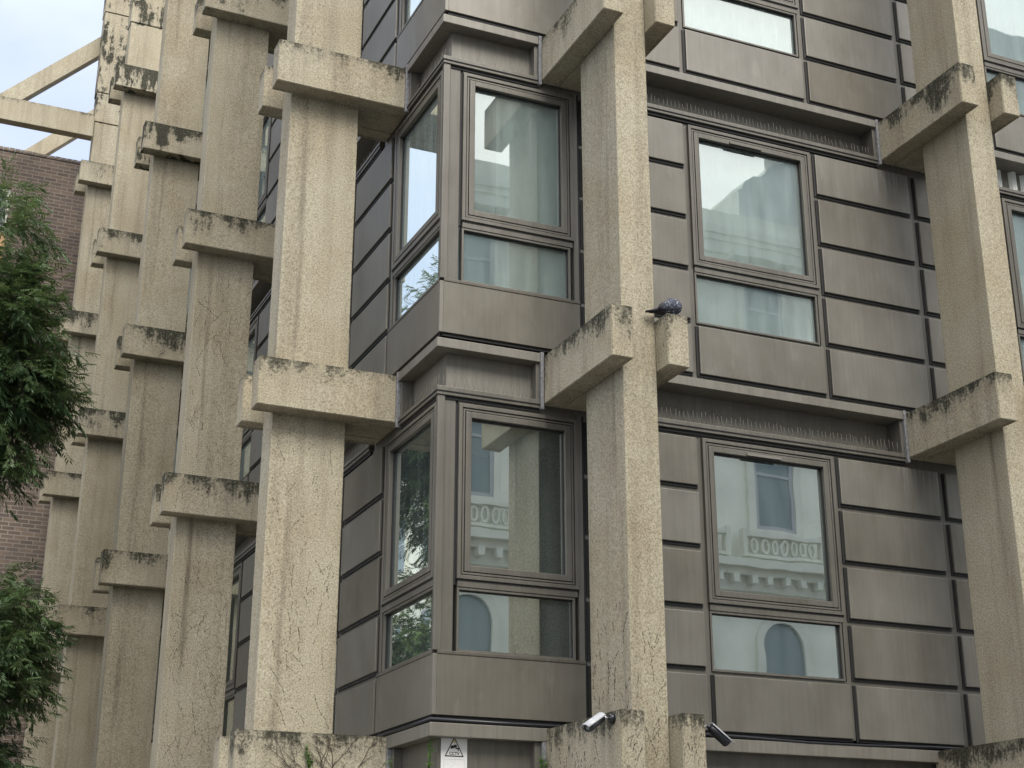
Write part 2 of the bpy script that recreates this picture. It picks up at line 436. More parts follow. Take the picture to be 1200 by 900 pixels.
# corner bay
for s in range(0, 4):
    z = 3 * s
    for F in (FR, FL):
        ua = .150 if F is FR else .012
        window(F, ua, 1.175, z, B)
        recess(F, 0, .842, z, B, corner=(True), left=False)
        mb = MB(F)
        if F is FR:
            mb.box(.0305, .128, -.06, .012, z + .475, z + 2.473, 'frame', .004)
            mb.box(.131, .148, -.06, .004, z + .98, z + 2.473, 'gap')
        mb.box(1.177, 1.222, -.1, .018, z + .475, z + 2.473, 'frame', .004)
        mb.box(1.224, 1.246, -.1, .004, z + .0, z + 2.473, 'gap')
        mb.box(ua + .001, 1.175, -.06, .010, z + 2.427, z + 2.473, 'frame', .003)
        mb.build('jamb', B)
        mb = MB(F)
        mb.box(.0004, 1.218, -.02, .031, z + .006, z + .448, 'panel', .003)
        mb.box(.002, 1.218, -.04, .014, z - .02, z + .005, 'gap')  # underside shadow of the corner spandrel, painted as a black strip
        mb.box(.002, 1.22, -.06, .036, z + .449, z + .474, 'frame', .003)
        tq = R.random() * .8; mb.build('spandrel_panel', B, attrs={'runs': lambda co: 0., 'tone': lambda co: tq})
    mb = MB(FW)
    mb.box(-.030, .030, -.030, .0112, z + .475, z + 2.473, 'frame', .005)
    mb.box(-.031, 0, -.031, 0, z + .006, z + .448, 'panel', .003)
    mb.build('corner_post', B, attrs={'runs': lambda co: 0.})
# columns
for k, mm in ((0, {0: .8, 3: .7, 6: .6, -3: .7}), (1, {0: 1.0, 3: 1.1, -3: 1.2, 6: .5}), (2, {0: .5, 3: .6, 6: .5, -3: .6})):
    column(FR, k, (-3, 0, 3, 6), mm)
LM = [{-3: .8, 0: .5, 3: .7, 6: .6, 9: .6}, {-3: .7, 0: 1.0, 3: .9, 6: 1.2, 9: .9}, {-3: .7, 0: .8, 3: 1.1, 6: 2.6, 9: .9},
      {-3: .7, 0: .9, 3: 1.2, 6: 1.3, 9: 2.4, 'top': 2.4}, {-3: .7, 0: .9, 3: 1.1, 6: 1.2, 9: 1., 'top': 2.4}]
for k in range(5):
    ex = () if k < 3 else ((12.875, 13.49), (13.505, 15.27), (15.285, 17.5))
    column(FL, k, (-3, 0, 3, 6, 9), LM[k], 12.86, ex)
# ground storey, roof and parapet
mb = MB(FW)
for F, L in ((FR, 9.6), (FL, 19.4)):
    t = MB(F)
    g0 = 0 if F is FR else 1
    t.box((-.052, .0606)[g0], L, -.06, .052, -.150, -.052, 'fascia', .005)
    t.box((-.02, .0906)[g0] if g0 else .05, L, -.09, -.05, GROUND + .01, -.151, 'frame')
    t.box(.84, .875, -.05, .055, -1.2, -.155, 'seal', .004)
    t.box(.79, .838, -.05, .022, -1.2, -.152, 'frame', .004)
    t.box((-.03, .0506)[g0], L, -.05, .03, GROUND + .006, GROUND + .5, 'frame', .01)
    t.build('ground_storey_wall', B)
mb.box(.3, 9.6, .3, 19.2, 12.0, 12.25, 'frame'); mb.build('roof', B)
mb = MB(FW)
mb.box(9.5, 9.6, .1, 19.2, GROUND + .02, 12.2, 'frame'); mb.box(.1, 9.5, 19.2, 19.3, GROUND + .02, 12.2, 'frame'); mb.box(3.6, 3.7, 3.6, 19.2, GROUND + .02, 12., 'dark')
mb.build('rear_wall', B)
# roof level raking struts of the concrete frame (seen against the sky)
for i in range(3):
    y = 15.58 + 3.6 * i; y0 = 15.29 + 3.6 * i; xs = -.05 * i
    t = MB(FW)
    x0, x1 = -5.2 + xs, -.5 + xs
    zt = lambda x: 14.86 + (x - xs + 1.36) 
    A = [(x0, zt(x0) - .43), (x1, zt(x1) - .43), (x1, zt(x1)), (x0, zt(x0))]
    t2 = MB(lambda u, d, z: Vector((u, d, z))); t2.poly(A, y + .20, y + .42, 'conc')
    at = {'topd': lambda co: 9., 'moss': lambda co: 0., 'stain': lambda co: 0.}
    t2.build('raking_strut', B, attrs=at)
    t2 = MB(FW); t2.box(-5.2 + xs, -1.285 + xs, y0 + .02, y0 + .22, 12.47, 12.94, 'conc', .01)
    t2.build('roof_beam', B, attrs={'topd': lambda co: max(0, 12.94 - co.z), 'moss': lambda co: .22, 'stain': lambda co: 0.})

# dead creeper marks: short broken dashes clinging to the concrete faces
def marks(F, face, u0, u1, z0, z1, n, parent, name='creeper_marks', seed=1, ang=1.2):
    """face = ('u', value, dsign) broad side face spanning d=u0..u1, or ('d', value) front face spanning u=u0..u1"""
    r = random.Random(seed); mb = MB(F)
    def P(a, z, off):
        return (face[1] - off, a, z) if face[0] == 'u' else (a, face[1] + off, z)
    for _ in range(n):
        a = r.uniform(u0, u1); z = r.uniform(z0, z1); th = r.choice([ang, math.pi - ang, 1.5]) + r.uniform(-.45, .45)
        curl = r.uniform(-.16, .16)
        for st in range(r.randint(2, 10)):
            L = r.uniform(.010, .034); w = r.uniform(.0018, .0046)
            c, s_ = math.cos(th), math.sin(th)
            a2, z2 = a + c * L, z + s_ * L
            if not (u0 < a < u1 and u0 < a2 < u1 and z0 < z < z1 and z0 < z2 < z1): break
            if r.random() < .72:
                nx, nz = -s_ * w / 2, c * w / 2
                q = [(a + nx, z + nz), (a2 + nx * .4, z2 + nz * .4), (a2 - nx * .4, z2 - nz * .4), (a - nx, z - nz)]
                lo = [mb.bm.verts.new(F(*P(x, y, -.001))) for x, y in q]; hi = [mb.bm.verts.new(F(*P(x, y, .003))) for x, y in q]
                k = mb.mi('stem')
                mb.bm.faces.new(hi).material_index = k
                for i in range(4): mb.bm.faces.new([lo[i], lo[(i + 1) % 4], hi[(i + 1) % 4], hi[i]]).material_index = k
            a, z = a2 + c * r.uniform(.002, .02), z2 + s_ * r.uniform(.002, .02); th += curl * .35 + r.uniform(-.18, .18)
    bmesh.ops.recalc_face_normals(mb.bm, faces=list(mb.bm.faces))
    o = mb.build(name, parent); o['kind'] = 'stuff'; return o
cols = [o for o in bpy.data.objects if o.name.startswith('column')]
rc, lc = cols[:3], cols[3:]
marks(FL, ('u', 1.062), .45, 1.04, -.05, 2.3, 55, lc[0], seed=3)
marks(FL, ('u', 1.062 + 3.6), .45, 1.04, 3.0, 5.3, 75, lc[1], seed=4)
marks(FL, ('u', 1.062 + 3.6), .45, 1.04, -.05, 2.4, 95, lc[1], seed=5)
marks(FL, ('u', 1.062 + 7.2), .45, 1.04, .3, 5.3, 70, lc[2], seed=6)
marks(FL, ('u', .877), .05, 1.22, -.6, -.09, 24, lc[0], seed=7, ang=.8)
marks(FL, ('u', .877 + 3.6), .6, 1.22, 2.53, 2.88, 14, lc[1], seed=8)
marks(FR, ('u', 1.062), .45, 1.04, -.05, .8, 26, rc[0], seed=9)
marks(FR, ('d', 1.058), 1.07, 1.34, -.8, .55, 22, rc[0], seed=10)
marks(FR, ('u', .877), .1, 1.2, -.8, -.08, 34, rc[0], seed=11)
marks(FR, ('d', 1.24), .89, 1.05, -.8, -.08, 22, rc[0], seed=12)
marks(FR, ('d', 1.24), 1.36, 1.53, -.8, -.08, 20, rc[0], seed=13)

# ------------------------------------------------------------------ curtains
def curtain(F, u0, u1, z0, z1, d, label, group=None, fold=.055, amp=.035, ph=0):
    mb = MB(F); n = int((u1 - u0) / .012); k = mb.mi('net'); prev = None
    for i in range(n + 1):
        u = u0 + (u1 - u0) * i / n
        w = math.sin(u / fold * 2.1 + ph) * amp + math.sin(u / fold * .83 + ph * 2) * amp * .6
        a = mb.bm.verts.new(F(u, d + w, z0)); b = mb.bm.verts.new(F(u, d + w * .7, z1))
        if prev: f = mb.bm.faces.new([prev[0], a, b, prev[1]]); f.material_index = k; f.smooth = True
        prev = (a, b)
    return tag(mb.build('curtain', at=F((u0 + u1) / 2, d, z0)), label, 'curtain', group)
curtain(FR, .52, 1.16, 3.02, 5.44, -.13, 'pale folded curtain behind the upper right-hand corner window', fold=.12, amp=.055)
curtain(FR, 2.30, 3.70, 3.02, 5.44, -.16, 'pale net curtain behind the upper wide window right of the pigeon', fold=.10, amp=.02)
curtain(FR, 2.30, 3.70, 6.02, 8.44, -.16, 'pale net curtain behind the window cut by the top of the picture')
curtain(FR, .14, 1.16, 6.02, 8.44, -.16, 'pale net curtain in the corner window at the top of the picture')
curtain(FR, 5.95, 7.3, 3.02, 8.44, -.16, 'pale net curtain behind the windows right of the rightmost column')

# ------------------------------------------------------------------ black cable under the lowest panels
mb = MB(FW)
pts = [FL(9, .045, -.034)] + [FL(u, .045, -.034) for u in (1.0, .5)] + [Vector((-.047, -.047, -.030))] + [FR(.6, .045, -.034), FR(1.2, .045, -.034)] + [FR(u, .045, -.036 - .012 * math.sin(u * 2.3)) for u in (2, 2.6, 3.2, 3.8, 4.4, 5, 6, 8.8)]
mb.tube([tuple(p) for p in pts], .013, .013, 'black', 8)
tag(mb.build('cable', at=(0, 0, -.03)), 'black cable running along the ledge under the lowest metal panels', 'cable')

# ------------------------------------------------------------------ warning sign
S = thing('warning_sign', 'white sign with a black triangle reading CCTV under the corner window', 'sign', (.07, .056, -.45))
def FS(u, d, z): return Vector((.072 + u, .046 - d, -.452 + z))     # sign plane, u 0..0.205, z 0..0.335
t = MB(FS); t.box(0, .205, 0, .004, 0, .335, 'sign', .001); t.build('plate', S)
t = MB(FS)
T = [(.028, .172), (.178, .172), (.103, .318)]
t.poly(T, .0042, .0052, 'ink'); c = (.103, .2207)
t.poly([(c[0] + (x - c[0]) * .84, c[1] + (y - c[1]) * .84) for x, y in T], .0053, .0058, 'sign')
t.poly([(.0895, .272), (.1165, .272), (.103, .300)], .0059, .0062, 'amber')
a = math.radians(18)
def rot(pts, cx, cy): return [(cx + x * math.cos(a) - y * math.sin(a), cy + x * math.sin(a) + y * math.cos(a)) for x, y in pts]
t.poly(rot([(-.027, -.009), (.024, -.009), (.024, .010), (-.020, .012), (-.027, .006)], .100, .243), .0059, .0064, 'ink')
t.poly(rot([(.006, -.011), (.013, -.011), (.020, -.026), (.036, -.026), (.036, -.018), (.014, -.018), (.010, -.02)], .100, .243), .0059, .0064, 'ink')
t.poly([(.130, .212), (.137, .212), (.137, .232), (.130, .232)], .0065, .0068, 'ink')
t.build('camera_symbol', S)
def text(s, size, x, z, parent, m):
    cu = bpy.data.curves.new('lettering', 'FONT'); cu.body = s; cu.size = size; cu.extrude = .0004; cu.align_x = 'CENTER'; cu.offset = .0008
    tmp = bpy.data.objects.new('tmp', cu); COL.objects.link(tmp); bpy.context.view_layer.update()
    me = bpy.data.meshes.new_from_object(tmp.evaluated_get(bpy.context.evaluated_depsgraph_get())); bpy.data.objects.remove(tmp)
    for vv in me.vertices: vv.co = FS(x + vv.co.x, .0064 + vv.co.z, z + vv.co.y)
    me.materials.clear(); me.materials.append(M[m])
    o = bpy.data.objects.new('lettering', me); COL.objects.link(o); o.parent = parent; o.location = -Vector(parent.location); return o
text('CCTV', .030, .103, .1845, S, 'ink')
t = MB(FS); t.ring(.022, .184, .07, .155, .003, .0042, .005, 'pale')
r = random.Random(2)
for row in (.135, .118, .100, .084):
    u = .032
    while u < .165:
        w = r.uniform(.004, .014)
        if r.random() < .35: t.box(u, u + w, .0042, .005, row, row + .003, 'pale')
        u += w + .005
t.build('notice_panel', S)
t = MB(FS)
for (x, z) in ((.014, .322), (.190, .322)): t.tube([(x, .003, z), (x, .0065, z)], .0045, .0045, 'black', 8)
t.build('screws', S)

# ------------------------------------------------------------------ bullet cameras
def cctv(mount, wall_n, target, label):
    mount = Vector(mount); n = Vector(wall_n).normalized()
    o = thing('security_camera', label, 'camera', mount, 'bullet cameras on the lowest beam of the middle column')
    t = MB(FW); t.tube([tuple(mount - n * .002), tuple(mount + n * .02), tuple(mount + n * .034)], .038, .026, 'black', 16); t.build('mount', o)
    t = MB(FW); el = mount + n * .075 + Vector((0, 0, .006)); t.tube([tuple(mount + n * .02), tuple(mount + n * .05), tuple(el)], .009, .009, 'steel', 10)
    d = (Vector(target) - el).normalized()
    st = el + d * .02
    t.tube([tuple(el), tuple(el + d * .035)], .013, .016, 'black', 10); t.build('bracket_arm', o)
    up = Vector((0, 0, 1)); up = (up - d * up.dot(d)).normalized(); rt = d.cross(up)
    def FC(u, v_, w): return st + d * u + rt * v_ + up * w
    def prof(rr, flat=.8, n=16): return [(rr * math.cos(2 * math.pi * i / n), rr * math.sin(2 * math.pi * i / n) * flat) for i in range(n)]
    def sweep(stations, m, name):
        q = MB(FW); prev = None; k = q.mi(m)
        for u, rr, off in stations:
            ring = [q.bm.verts.new(FC(u, a_, b_ + off)) for a_, b_ in prof(rr)]
            if prev:
                for i in range(16): f = q.bm.faces.new([prev[i], prev[(i + 1) % 16], ring[(i + 1) % 16], ring[i]]); f.material_index = k; f.smooth = True
            else: q.bm.faces.new(ring[::-1])
            prev = ring
        q.bm.faces.new(prev); bmesh.ops.recalc_face_normals(q.bm, faces=list(q.bm.faces)); return q.build(name, o)
    sweep([(0, .020, 0), (.008, .033, 0), (.10, .037, 0), (.168, .038, 0), (.176, .034, 0), (.170, .030, 0)], 'black', 'body')
    q = MB(FW); k = q.mi('white'); prev = None      # curved white sun shield over the top
    for u in (-.004, .01, .10, .205):
        ring = []
        for rr in (.045, .041):
            for i in range(13):
                an = math.radians(22 + 136 * i / 12); ring.append(q.bm.verts.new(FC(u, rr * math.cos(an), (rr * math.sin(an)) * .86 + .002)))
        ring = ring[:13] + ring[13:][::-1]
        if prev:
            for i in range(26): f = q.bm.faces.new([prev[i], prev[(i + 1) % 26], ring[(i + 1) % 26], ring[i]]); f.material_index = k; f.smooth = True
        else: q.bm.faces.new(ring)
        prev = ring
    q.bm.faces.new(prev[::-1]); bmesh.ops.recalc_face_normals(q.bm, faces=list(q.bm.faces)); q.build('sun_shield', o)
    c = FC(.1715, 0, 0)
    q = MB(FW); q.tube([tuple(c), tuple(c + d * .004)], .016, .012, 'opglass', 14); q.build('lens', o)
    return o
cctv((.877, -1.13, -.112), (-1, 0, .05), (.52, -1.26, -.27), 'white-hooded bullet camera pointing left from the left face of the middle column beam')
cctv((1.536, -1.14, -.135), (1, 0, .1), (1.92, -1.12, -.34), 'dark bullet camera pointing right from the right beam of the middle column')

# ------------------------------------------------------------------ pigeon asleep on the beam end
def pigeon():
    m, nt = mat('pigeon_feather'); tc = nt.nodes.new('ShaderNodeTexCoord')
    sp = nt.nodes.new('ShaderNodeSeparateXYZ'); lk(nt, tc.outputs['Object'], sp.inputs[0])
    n = noi(nt, tc.outputs['Object'], 75, 4)
    c = ramp(nt, n, [(.40, (.018, .022, .045)), (.55, (.045, .052, .075)), (.61, (.16, .175, .21)), (.68, (.42, .44, .48))])
    dark = ramp(nt, mth(nt, 'ADD', sp.outputs[0], .5), [(.43, 1.), (.47, 0.)])
    c = mix(nt, dark, c, (.014, .014, .022))
    head = ramp(nt, sp.outputs[2], [(.155, 0.), (.175, 1.)])
    c = mix(nt, mth(nt, 'MULTIPLY', head, .8), c, (.05, .055, .085))
    finish(nt, c, .75, 0, n, .3, .004)
    # loft along x (tail at -x, breast at +x), z up
    S_ = [(-.185, .050, .020, .006), (-.15, .056, .024, .008), (-.11, .064, .028, .012), (-.08, .072, .036, .022), (-.05, .082, .046, .036), (-.015, .092, .055, .048), (.02, .100, .060, .056),
          (.055, .106, .058, .060), (.085, .110, .048, .054), (.105, .113, .032, .038), (.115, .115, .010, .012)]
    bm = bmesh.new(); prev = None; N = 20
    for x, zc, ry, rz in S_:
        ring = [bm.verts.new((x, ry * math.cos(2 * math.pi * i / N), zc + rz * math.sin(2 * math.pi * i / N))) for i in range(N)]
        if prev:
            for i in range(N): bm.faces.new([prev[i], prev[(i + 1) % N], ring[(i + 1) % N], ring[i]])
        else: bm.faces.new(ring[::-1])
        prev = ring
    bm.faces.new(prev)
    def ell(c, r, rot=0):
        q = bmesh.ops.create_uvsphere(bm, u_segments=16, v_segments=10, radius=1.)
        for vv in q['verts']:
            p = Vector((vv.co.x * r[0], vv.co.y * r[1], vv.co.z * r[2])); p.rotate(Matrix.Rotation(rot, 3, 'Y')); vv.co = p + Vector(c)
    ell((.035, 0, .158), (.036, .027, .026), .25)          # head laid back on the shoulders
    ell((.062, 0, .140), (.044, .042, .036), .3)             # neck ruff
    ell((-.004, -.010, .150), (.018, .005, .005), -.3)        # bill tucked in the back feathers
    for s_ in (-1, 1):
        ell((-.01, s_ * .046, .100), (.090, .020, .040), -.30)  # folded wing
        ell((-.095, s_ * .024, .068), (.060, .010, .012), -.28)   # primaries crossing the tail
        ell((.035, s_ * .022, .026), (.007, .007, .034)); ell((.045, s_ * .022, .005), (.022, .006, .005))
    bmesh.ops.recalc_face_normals(bm, faces=list(bm.faces))
    me = bpy.data.meshes.new('pigeon'); bm.to_mesh(me); bm.free(); me.materials.append(m)
    o = bpy.data.objects.new('pigeon', me); COL.objects.link(o)
    rm = o.modifiers.new('r', 'REMESH'); rm.mode = 'VOXEL'; rm.voxel_size = .0034; rm.use_smooth_shade = True
    sm = o.modifiers.new('s', 'SMOOTH'); sm.iterations = 3
    o.location = (1.425, -1.135, 2.926); o.rotation_euler = (0, 0, math.radians(-10)); o.scale = (.98, .98, .98)
    return tag(o, 'dark blue-grey pigeon asleep with tucked head on the end of a concrete beam', 'pigeon')
pigeon()

# ------------------------------------------------------------------ climbing plant stems on the lowest left beam and weeds
def stems(F, face, base, n, hmax, spread, label, name, seed, leaves=True):
    r = random.Random(seed); mb = MB(F); tips = []
    def P(a, z, off): return (face[1] - off, a, z) if face[0] == 'u' else (a, face[1] + off, z)
    def grow(a, z, th, L, w, dep):
        pts = [(a, z)]; steps = max(3, int(L / .03))
        for i in range(steps):
            th += r.uniform(-.16, .16); a += math.cos(th) * .03; z += math.sin(th) * .03
            if z > -.075: break
            pts.append((a, z))
            if dep and i > 1 and r.random() < .22: grow(a, z, th + r.choice((-1, 1)) * r.uniform(.4, .9), L * r.uniform(.3, .6), w * .6, dep - 1)
        if len(pts) > 1: mb.tube([P(x, y, .004) for x, y in pts], w, w * .45, 'stem', 5); tips.append(pts[-1])
    for i in range(n):
        th = math.pi / 2 + (i - (n - 1) / 2) / max(1, n - 1) * 2 * spread
        grow(base[0] + r.uniform(-.01, .01), base[1], th, hmax * r.uniform(.8, 1.1), .0042, 2)
    o = tag(mb.build(name, at=F(*P(base[0], base[1], 0))), label, 'climbing plant'); return o
stems(FL, ('u', .873), (.50, -.62), 6, .68, 1.05, 'leafless brown climber stems fanned over the lowest left-hand beam', 'climbing_plant', 5)

def leafmat(name, a, b):
    m, nt = mat(name)
    oi = attr(nt, 'shade')
    c = mix(nt, oi, a, b)
    p = nt.nodes.new('ShaderNodeBsdfPrincipled'); lk(nt, c, p.inputs['Base Color']); p.inputs['Roughness'].default_value = .42
    tl = nt.nodes.new('ShaderNodeBsdfTranslucent'); lk(nt, mix(nt, .5, c, (.12, .16, .03)), tl.inputs[0])
    mx = nt.nodes.new('ShaderNodeMixShader'); mx.inputs[0].default_value = .35; o = nt.nodes.new('ShaderNodeOutputMaterial')
    lk(nt, p.outputs[0], mx.inputs[1]); lk(nt, tl.outputs[0], mx.inputs[2]); lk(nt, mx.outputs[0], o.inputs[0]); return m
M['leaf'] = leafmat('ash_leaf', (.040, .088, .040), (.145, .215, .09))
M['weedleaf'] = leafmat('weed_leaf', (.07, .16, .03), (.17, .32, .07))
class Leaves:
    def __init__(s): s.v = []; s.f = []; s.sh = []
    def leaf(s, p, d, nrm, L, W, sh):
        d = d.normalized(); side = d.cross(nrm)
        if side.length < 1e-4: side = d.orthogonal()
        side.normalize(); up = side.cross(d); i = len(s.v)
        s.v += [p, p + d * L * .42 + side * W / 2 + up * L * .03, p + d * L - up * L * .07, p + d * L * .42 - side * W / 2 + up * L * .03]
        s.f.append((i, i + 1, i + 2, i + 3)); s.sh += [sh] * 4
    def build(s, name, m, parent=None, at=(0, 0, 0)):
        me = bpy.data.meshes.new(name); me.from_pydata([tuple(v - Vector(at)) for v in s.v], [], s.f); me.materials.append(M[m])
        A = me.attributes.new('shade', 'FLOAT', 'POINT'); A.data.foreach_set('value', s.sh)
        o = bpy.data.objects.new(name, me); COL.objects.link(o); o.location = at
        if parent: o.parent = parent; o.location = Vector(at) - Vector(parent.location)
        return o
def rv(r): 
    while 1:
        v = Vector((r.uniform(-1, 1), r.uniform(-1, 1), r.uniform(-1, 1)))
        if .05 < v.length < 1: return v.normalized()
def weed(base, n, h, w, label, seed):
    r = random.Random(seed); base = Vector(base); o = thing('weed', label, 'weed', base, 'small green weeds on the building')
    lf = Leaves(); st = MB(FW)
    for i in range(max(2, n // 9)):
        tip = base + Vector((r.uniform(-w, w), r.uniform(-.02, .0), h * r.uniform(.6, 1)))
        st.tube([tuple(base), tuple((base + tip) / 2 + Vector((0, -.01, .0))), tuple(tip)], .0022, .0012, 'weedleaf', 4)
        for j in range(9):
            t = r.uniform(.25, 1); p = base.lerp(tip, t); d = rv(r); d.z = abs(d.z) * .6; d.y = -abs(d.y)
            lf.leaf(p, d, Vector((0, -.5, 1)), r.uniform(.022, .045), r.uniform(.012, .022), r.random())
    me = st.build('stem', o, attrs={'shade': lambda co: .2}); lf.build('foliage', 'weedleaf', o, tuple(base))
weed(tuple(FL(.868, .66, -.36)), 60, .21, .05, 'bright green weed sprouting on the lowest left-hand beam', 1)
weed((-.10, .70, -.42), 30, .20, .03, 'small green weed beside the right end of the lowest left-hand beam', 2)
weed((.825, -.07, -.42), 36, .19, .035, 'small green weed at the foot of the frame left of the camera', 3)
weed((-.03, .035, -.47), 60, .36, .022, 'thin dark green creeper strand left of the white sign', 4)

# ------------------------------------------------------------------ the tree at the left edge
def tree(loc, lobes, label, seed, dens=1.0, limbs=()):
    r = random.Random(seed); base = Vector(loc); o = thing('ash_tree', label, 'tree', base)
    tr = MB(FW)
    top = Vector((base.x + .2, base.y, 6.2))
    tr.tube([tuple(base), tuple(base + Vector((.05, .03, 1.6))), tuple(base + Vector((-.05, .05, 3.6))), tuple(top)], .20, .09, 'bark', 10)
    lf = Leaves(); lb = MB(FW)
    for c, rad, n in lobes:
        c = Vector(c)
        s0 = Vector((base.x, base.y, max(GROUND + 2.2, min(5.8, c.z - 1.2))))
        mid = (s0 + c) / 2 + Vector((0, 0, .35)); tr.tube([tuple(s0), tuple(mid), tuple(c)], .055, .018, 'bark', 6)
        for i in range(int(n * dens)):
            dr = rv(r); q = r.random() ** .45; 
            p = c + Vector((dr.x * rad[0], dr.y * rad[1], dr.z * rad[2])) * q
            nn = mnoise.noise(p * 1.9 + Vector((seed, 0, 0)))
            if nn < -.30: continue
            # one drooping twig of compound leaves
            out = (p - c); out.z *= .3; out = out.normalized() + rv(r) * .5; out.z -= .25; out.normalize()
            tl = r.uniform(.22, .42); tip = p + out * tl + Vector((0, 0, -.10))
            lb.tube([tuple(p), tuple(p.lerp(tip, .5) + Vector((0, 0, .02))), tuple(tip)], .004, .002, 'bark', 3)
            sh0 = min(1, max(0, .45 + nn * .9 + r.uniform(-.2, .2)))
            for k in range(5):
                t = .2 + .8 * k / 4; a = p.lerp(tip, t); ax = (out + rv(r) * .75); ax.z -= .35; ax.normalize()
                nr = (rv(r) * .5 + Vector((0, 0, 1))).normalized(); sd = ax.cross(nr).normalized(); ll = r.uniform(.10, .17)
                for j in range(4):
                    b = a + ax * ll * (j + 1) / 4.5
                    for s_ in (-1, 1):
                        lf.leaf(b, ax * .75 + sd * s_ + Vector((0, 0, -.25)), nr, r.uniform(.065, .105), r.uniform(.017, .026), min(1, max(0, sh0 + r.uniform(-.25, .25))))
                lf.leaf(a + ax * ll, ax, nr, .075, .02, sh0)
    tr.build('trunk', o); lb.build('twigs', o)
    lf.build('foliage', 'leaf', o, tuple(base)); return o
tree((-5.6, 7.6, GROUND), [((-3.10, 7.0, 5.0), (.80, 1.0, 1.05), 1100), ((-3.15, 7.1, 6.3), (.55, .8, .85), 260), ((-2.68, 6.9, 4.5), (.55, .6, .5), 260), ((-2.95, 7.0, 3.75), (.55, .8, .45), 200),
      ((-2.80, 7.0, 1.5), (.70, .9, .80), 800), ((-2.75, 6.9, .25), (.45, .6, .42), 150), ((-4.3, 8.6, 5.0), (1.5, 1.7, 2.2), 620), ((-5.6, 7.8, 7.4), (1.8, 1.8, 1.3), 220),
      ((-3.9, 9.3, 2.2), (1.1, 1.3, 1.4), 330)],
     'dark green ash tree with narrow leaves at the left edge in front of the columns', 11)

# ------------------------------------------------------------------ brick building behind
K = thing('brick_building', 'red-brown brick building behind the farthest concrete column', 'building', (-1, 17, GROUND))
mb = MB(FW)
mb.box(-2.50, 1.2, 17.0, 24, GROUND + .01, 12.72, 'brick'); mb.box(-3.6, -2.501, 17.02, 24, 8.5, 11.0, 'tan'); mb.box(-3.6, -2.501, 17.02, 24, GROUND + .01, 8.499, 'brick'); mb.box(-3.6, -2.501, 17.01, 24, 11.95, 12.71, 'brick')
mb.build('wall', K)
mb = MB(FW)
x = -3.6
while x < 1.2:
    w = .108; mb.box(x, x + w - .008, 16.985, 17.21, 12.721, 12.79 + R.uniform(-.006, .006), 'brick'); x += w
mb.build('coping', K)
mb = MB(FW); mb.ring(-3.595, -2.505, 11.01, 11.94, .06, 17.06, 17.12, 'trim'); mb.box(-3.53, -2.57, 17.09, 17.1, 11.075, 11.875, 'opglass')
w = mb.build('window', K)

# ------------------------------------------------------------------ buildings across the streets (seen in the window glass)
def classical(F, name, label, n0, n1, sp, uc, H, matn, parentloc, floors):
    o = thing(name, label, 'building', parentloc)
    mb = MB(F); u0, u1 = uc + (n0 - .5) * sp, uc + (n1 + .5) * sp
    mb.box(u0, u1, -9, 0, GROUND + .01, H, matn); mb.build('wall', o)
    mb = MB(F)
    for zc, dp in floors['cornices']:
        mb.box(u0 - .1, u1 + .1, .001, dp, zc, zc + .16, 'trim'); mb.box(u0 - .05, u1 + .05, .001, dp * .65, zc - .14, zc - .001, 'trim'); mb.box(u0 - .02, u1 + .02, .001, dp * .35, zc - .42, zc - .141, 'trim')
        u = u0 if dp > .2 else u1
        while u < u1: mb.box(u, u + .12, .002, dp * .8, zc - .30, zc - .1405, 'trim'); u += .38
    mb.box(u0, u1, -.6, -.3, H, H + .35, 'trim'); mb.build('cornice', o)
    for i in range(n0, n1 + 1):
        c = uc + i * sp
        for (z0, z1, arch) in floors['win']:
            w = MB(F); hw = .46
            if arch:
                pts = [(c - hw, z0), (c + hw, z0)] + [(c + hw * math.cos(t), z1 - hw + hw * math.sin(t)) for t in [math.pi * j / 12 for j in range(13)]]
                w.poly(pts, .004, .02, 'opglass'); ww = .16
                out = [(c + (hw + ww) * math.cos(t), z1 - hw + (hw + ww) * math.sin(t)) for t in [math.pi * j / 12 for j in range(13)]]
                inn = [(c + hw * math.cos(t), z1 - hw + hw * math.sin(t)) for t in [math.pi * j / 12 for j in range(13)]]
                for j in range(12): w.poly([inn[j], inn[j + 1], out[j + 1], out[j]], .003, .09, 'trim')
                w.box(c - hw - ww, c - hw - .001, .003, .09, z0, z1 - hw, 'trim'); w.box(c + hw + .001, c + hw + ww, .003, .09, z0, z1 - hw, 'trim')
            else:
                w.box(c - hw, c + hw, .004, .02, z0, z1, 'opglass')
                w.ring(c - hw, c + hw, z0, z1, .07, .0205, .05, 'white'); w.box(c - hw + .07, c + hw - .07, .0206, .045, (z0 + z1) / 2 - .03, (z0 + z1) / 2 + .03, 'white')
                w.ring(c - hw - .17, c + hw + .17, z0 - .17, z1 + .17, .165, .003, .08, 'trim'); w.box(c - hw - .3, c + hw + .3, .002, .26, z1 + .24, z1 + .38, 'trim')
            w.build('window', o)
        for zb in floors['bal']:
            w = MB(F)
            w.box(c - .85, c + .85, .18, .30, zb + .36, zb + .44, 'trim'); w.box(c - .85, c + .85, .18, .30, zb - .06, zb, 'trim')
            for j in range(7):
                cx = c - .66 + j * .22
                a = [(cx + .085 * math.cos(t), zb + .18 + .165 * math.sin(t)) for t in [2 * math.pi * q / 10 for q in range(10)]]
                b = [(cx + .045 * math.cos(t), zb + .18 + .115 * math.sin(t)) for t in [2 * math.pi * q / 10 for q in range(10)]]
                for q in range(10): w.poly([a[q], a[(q + 1) % 10], b[(q + 1) % 10], b[q]], .21, .27, 'trim')
            w.box(c - .95, c - .852, .16, .32, zb - .06, zb + .5, 'trim'); w.box(c + .852, c + .95, .16, .32, zb - .06, zb + .5, 'trim')
            w.build('balustrade', o)
    return o
YO = -14.0
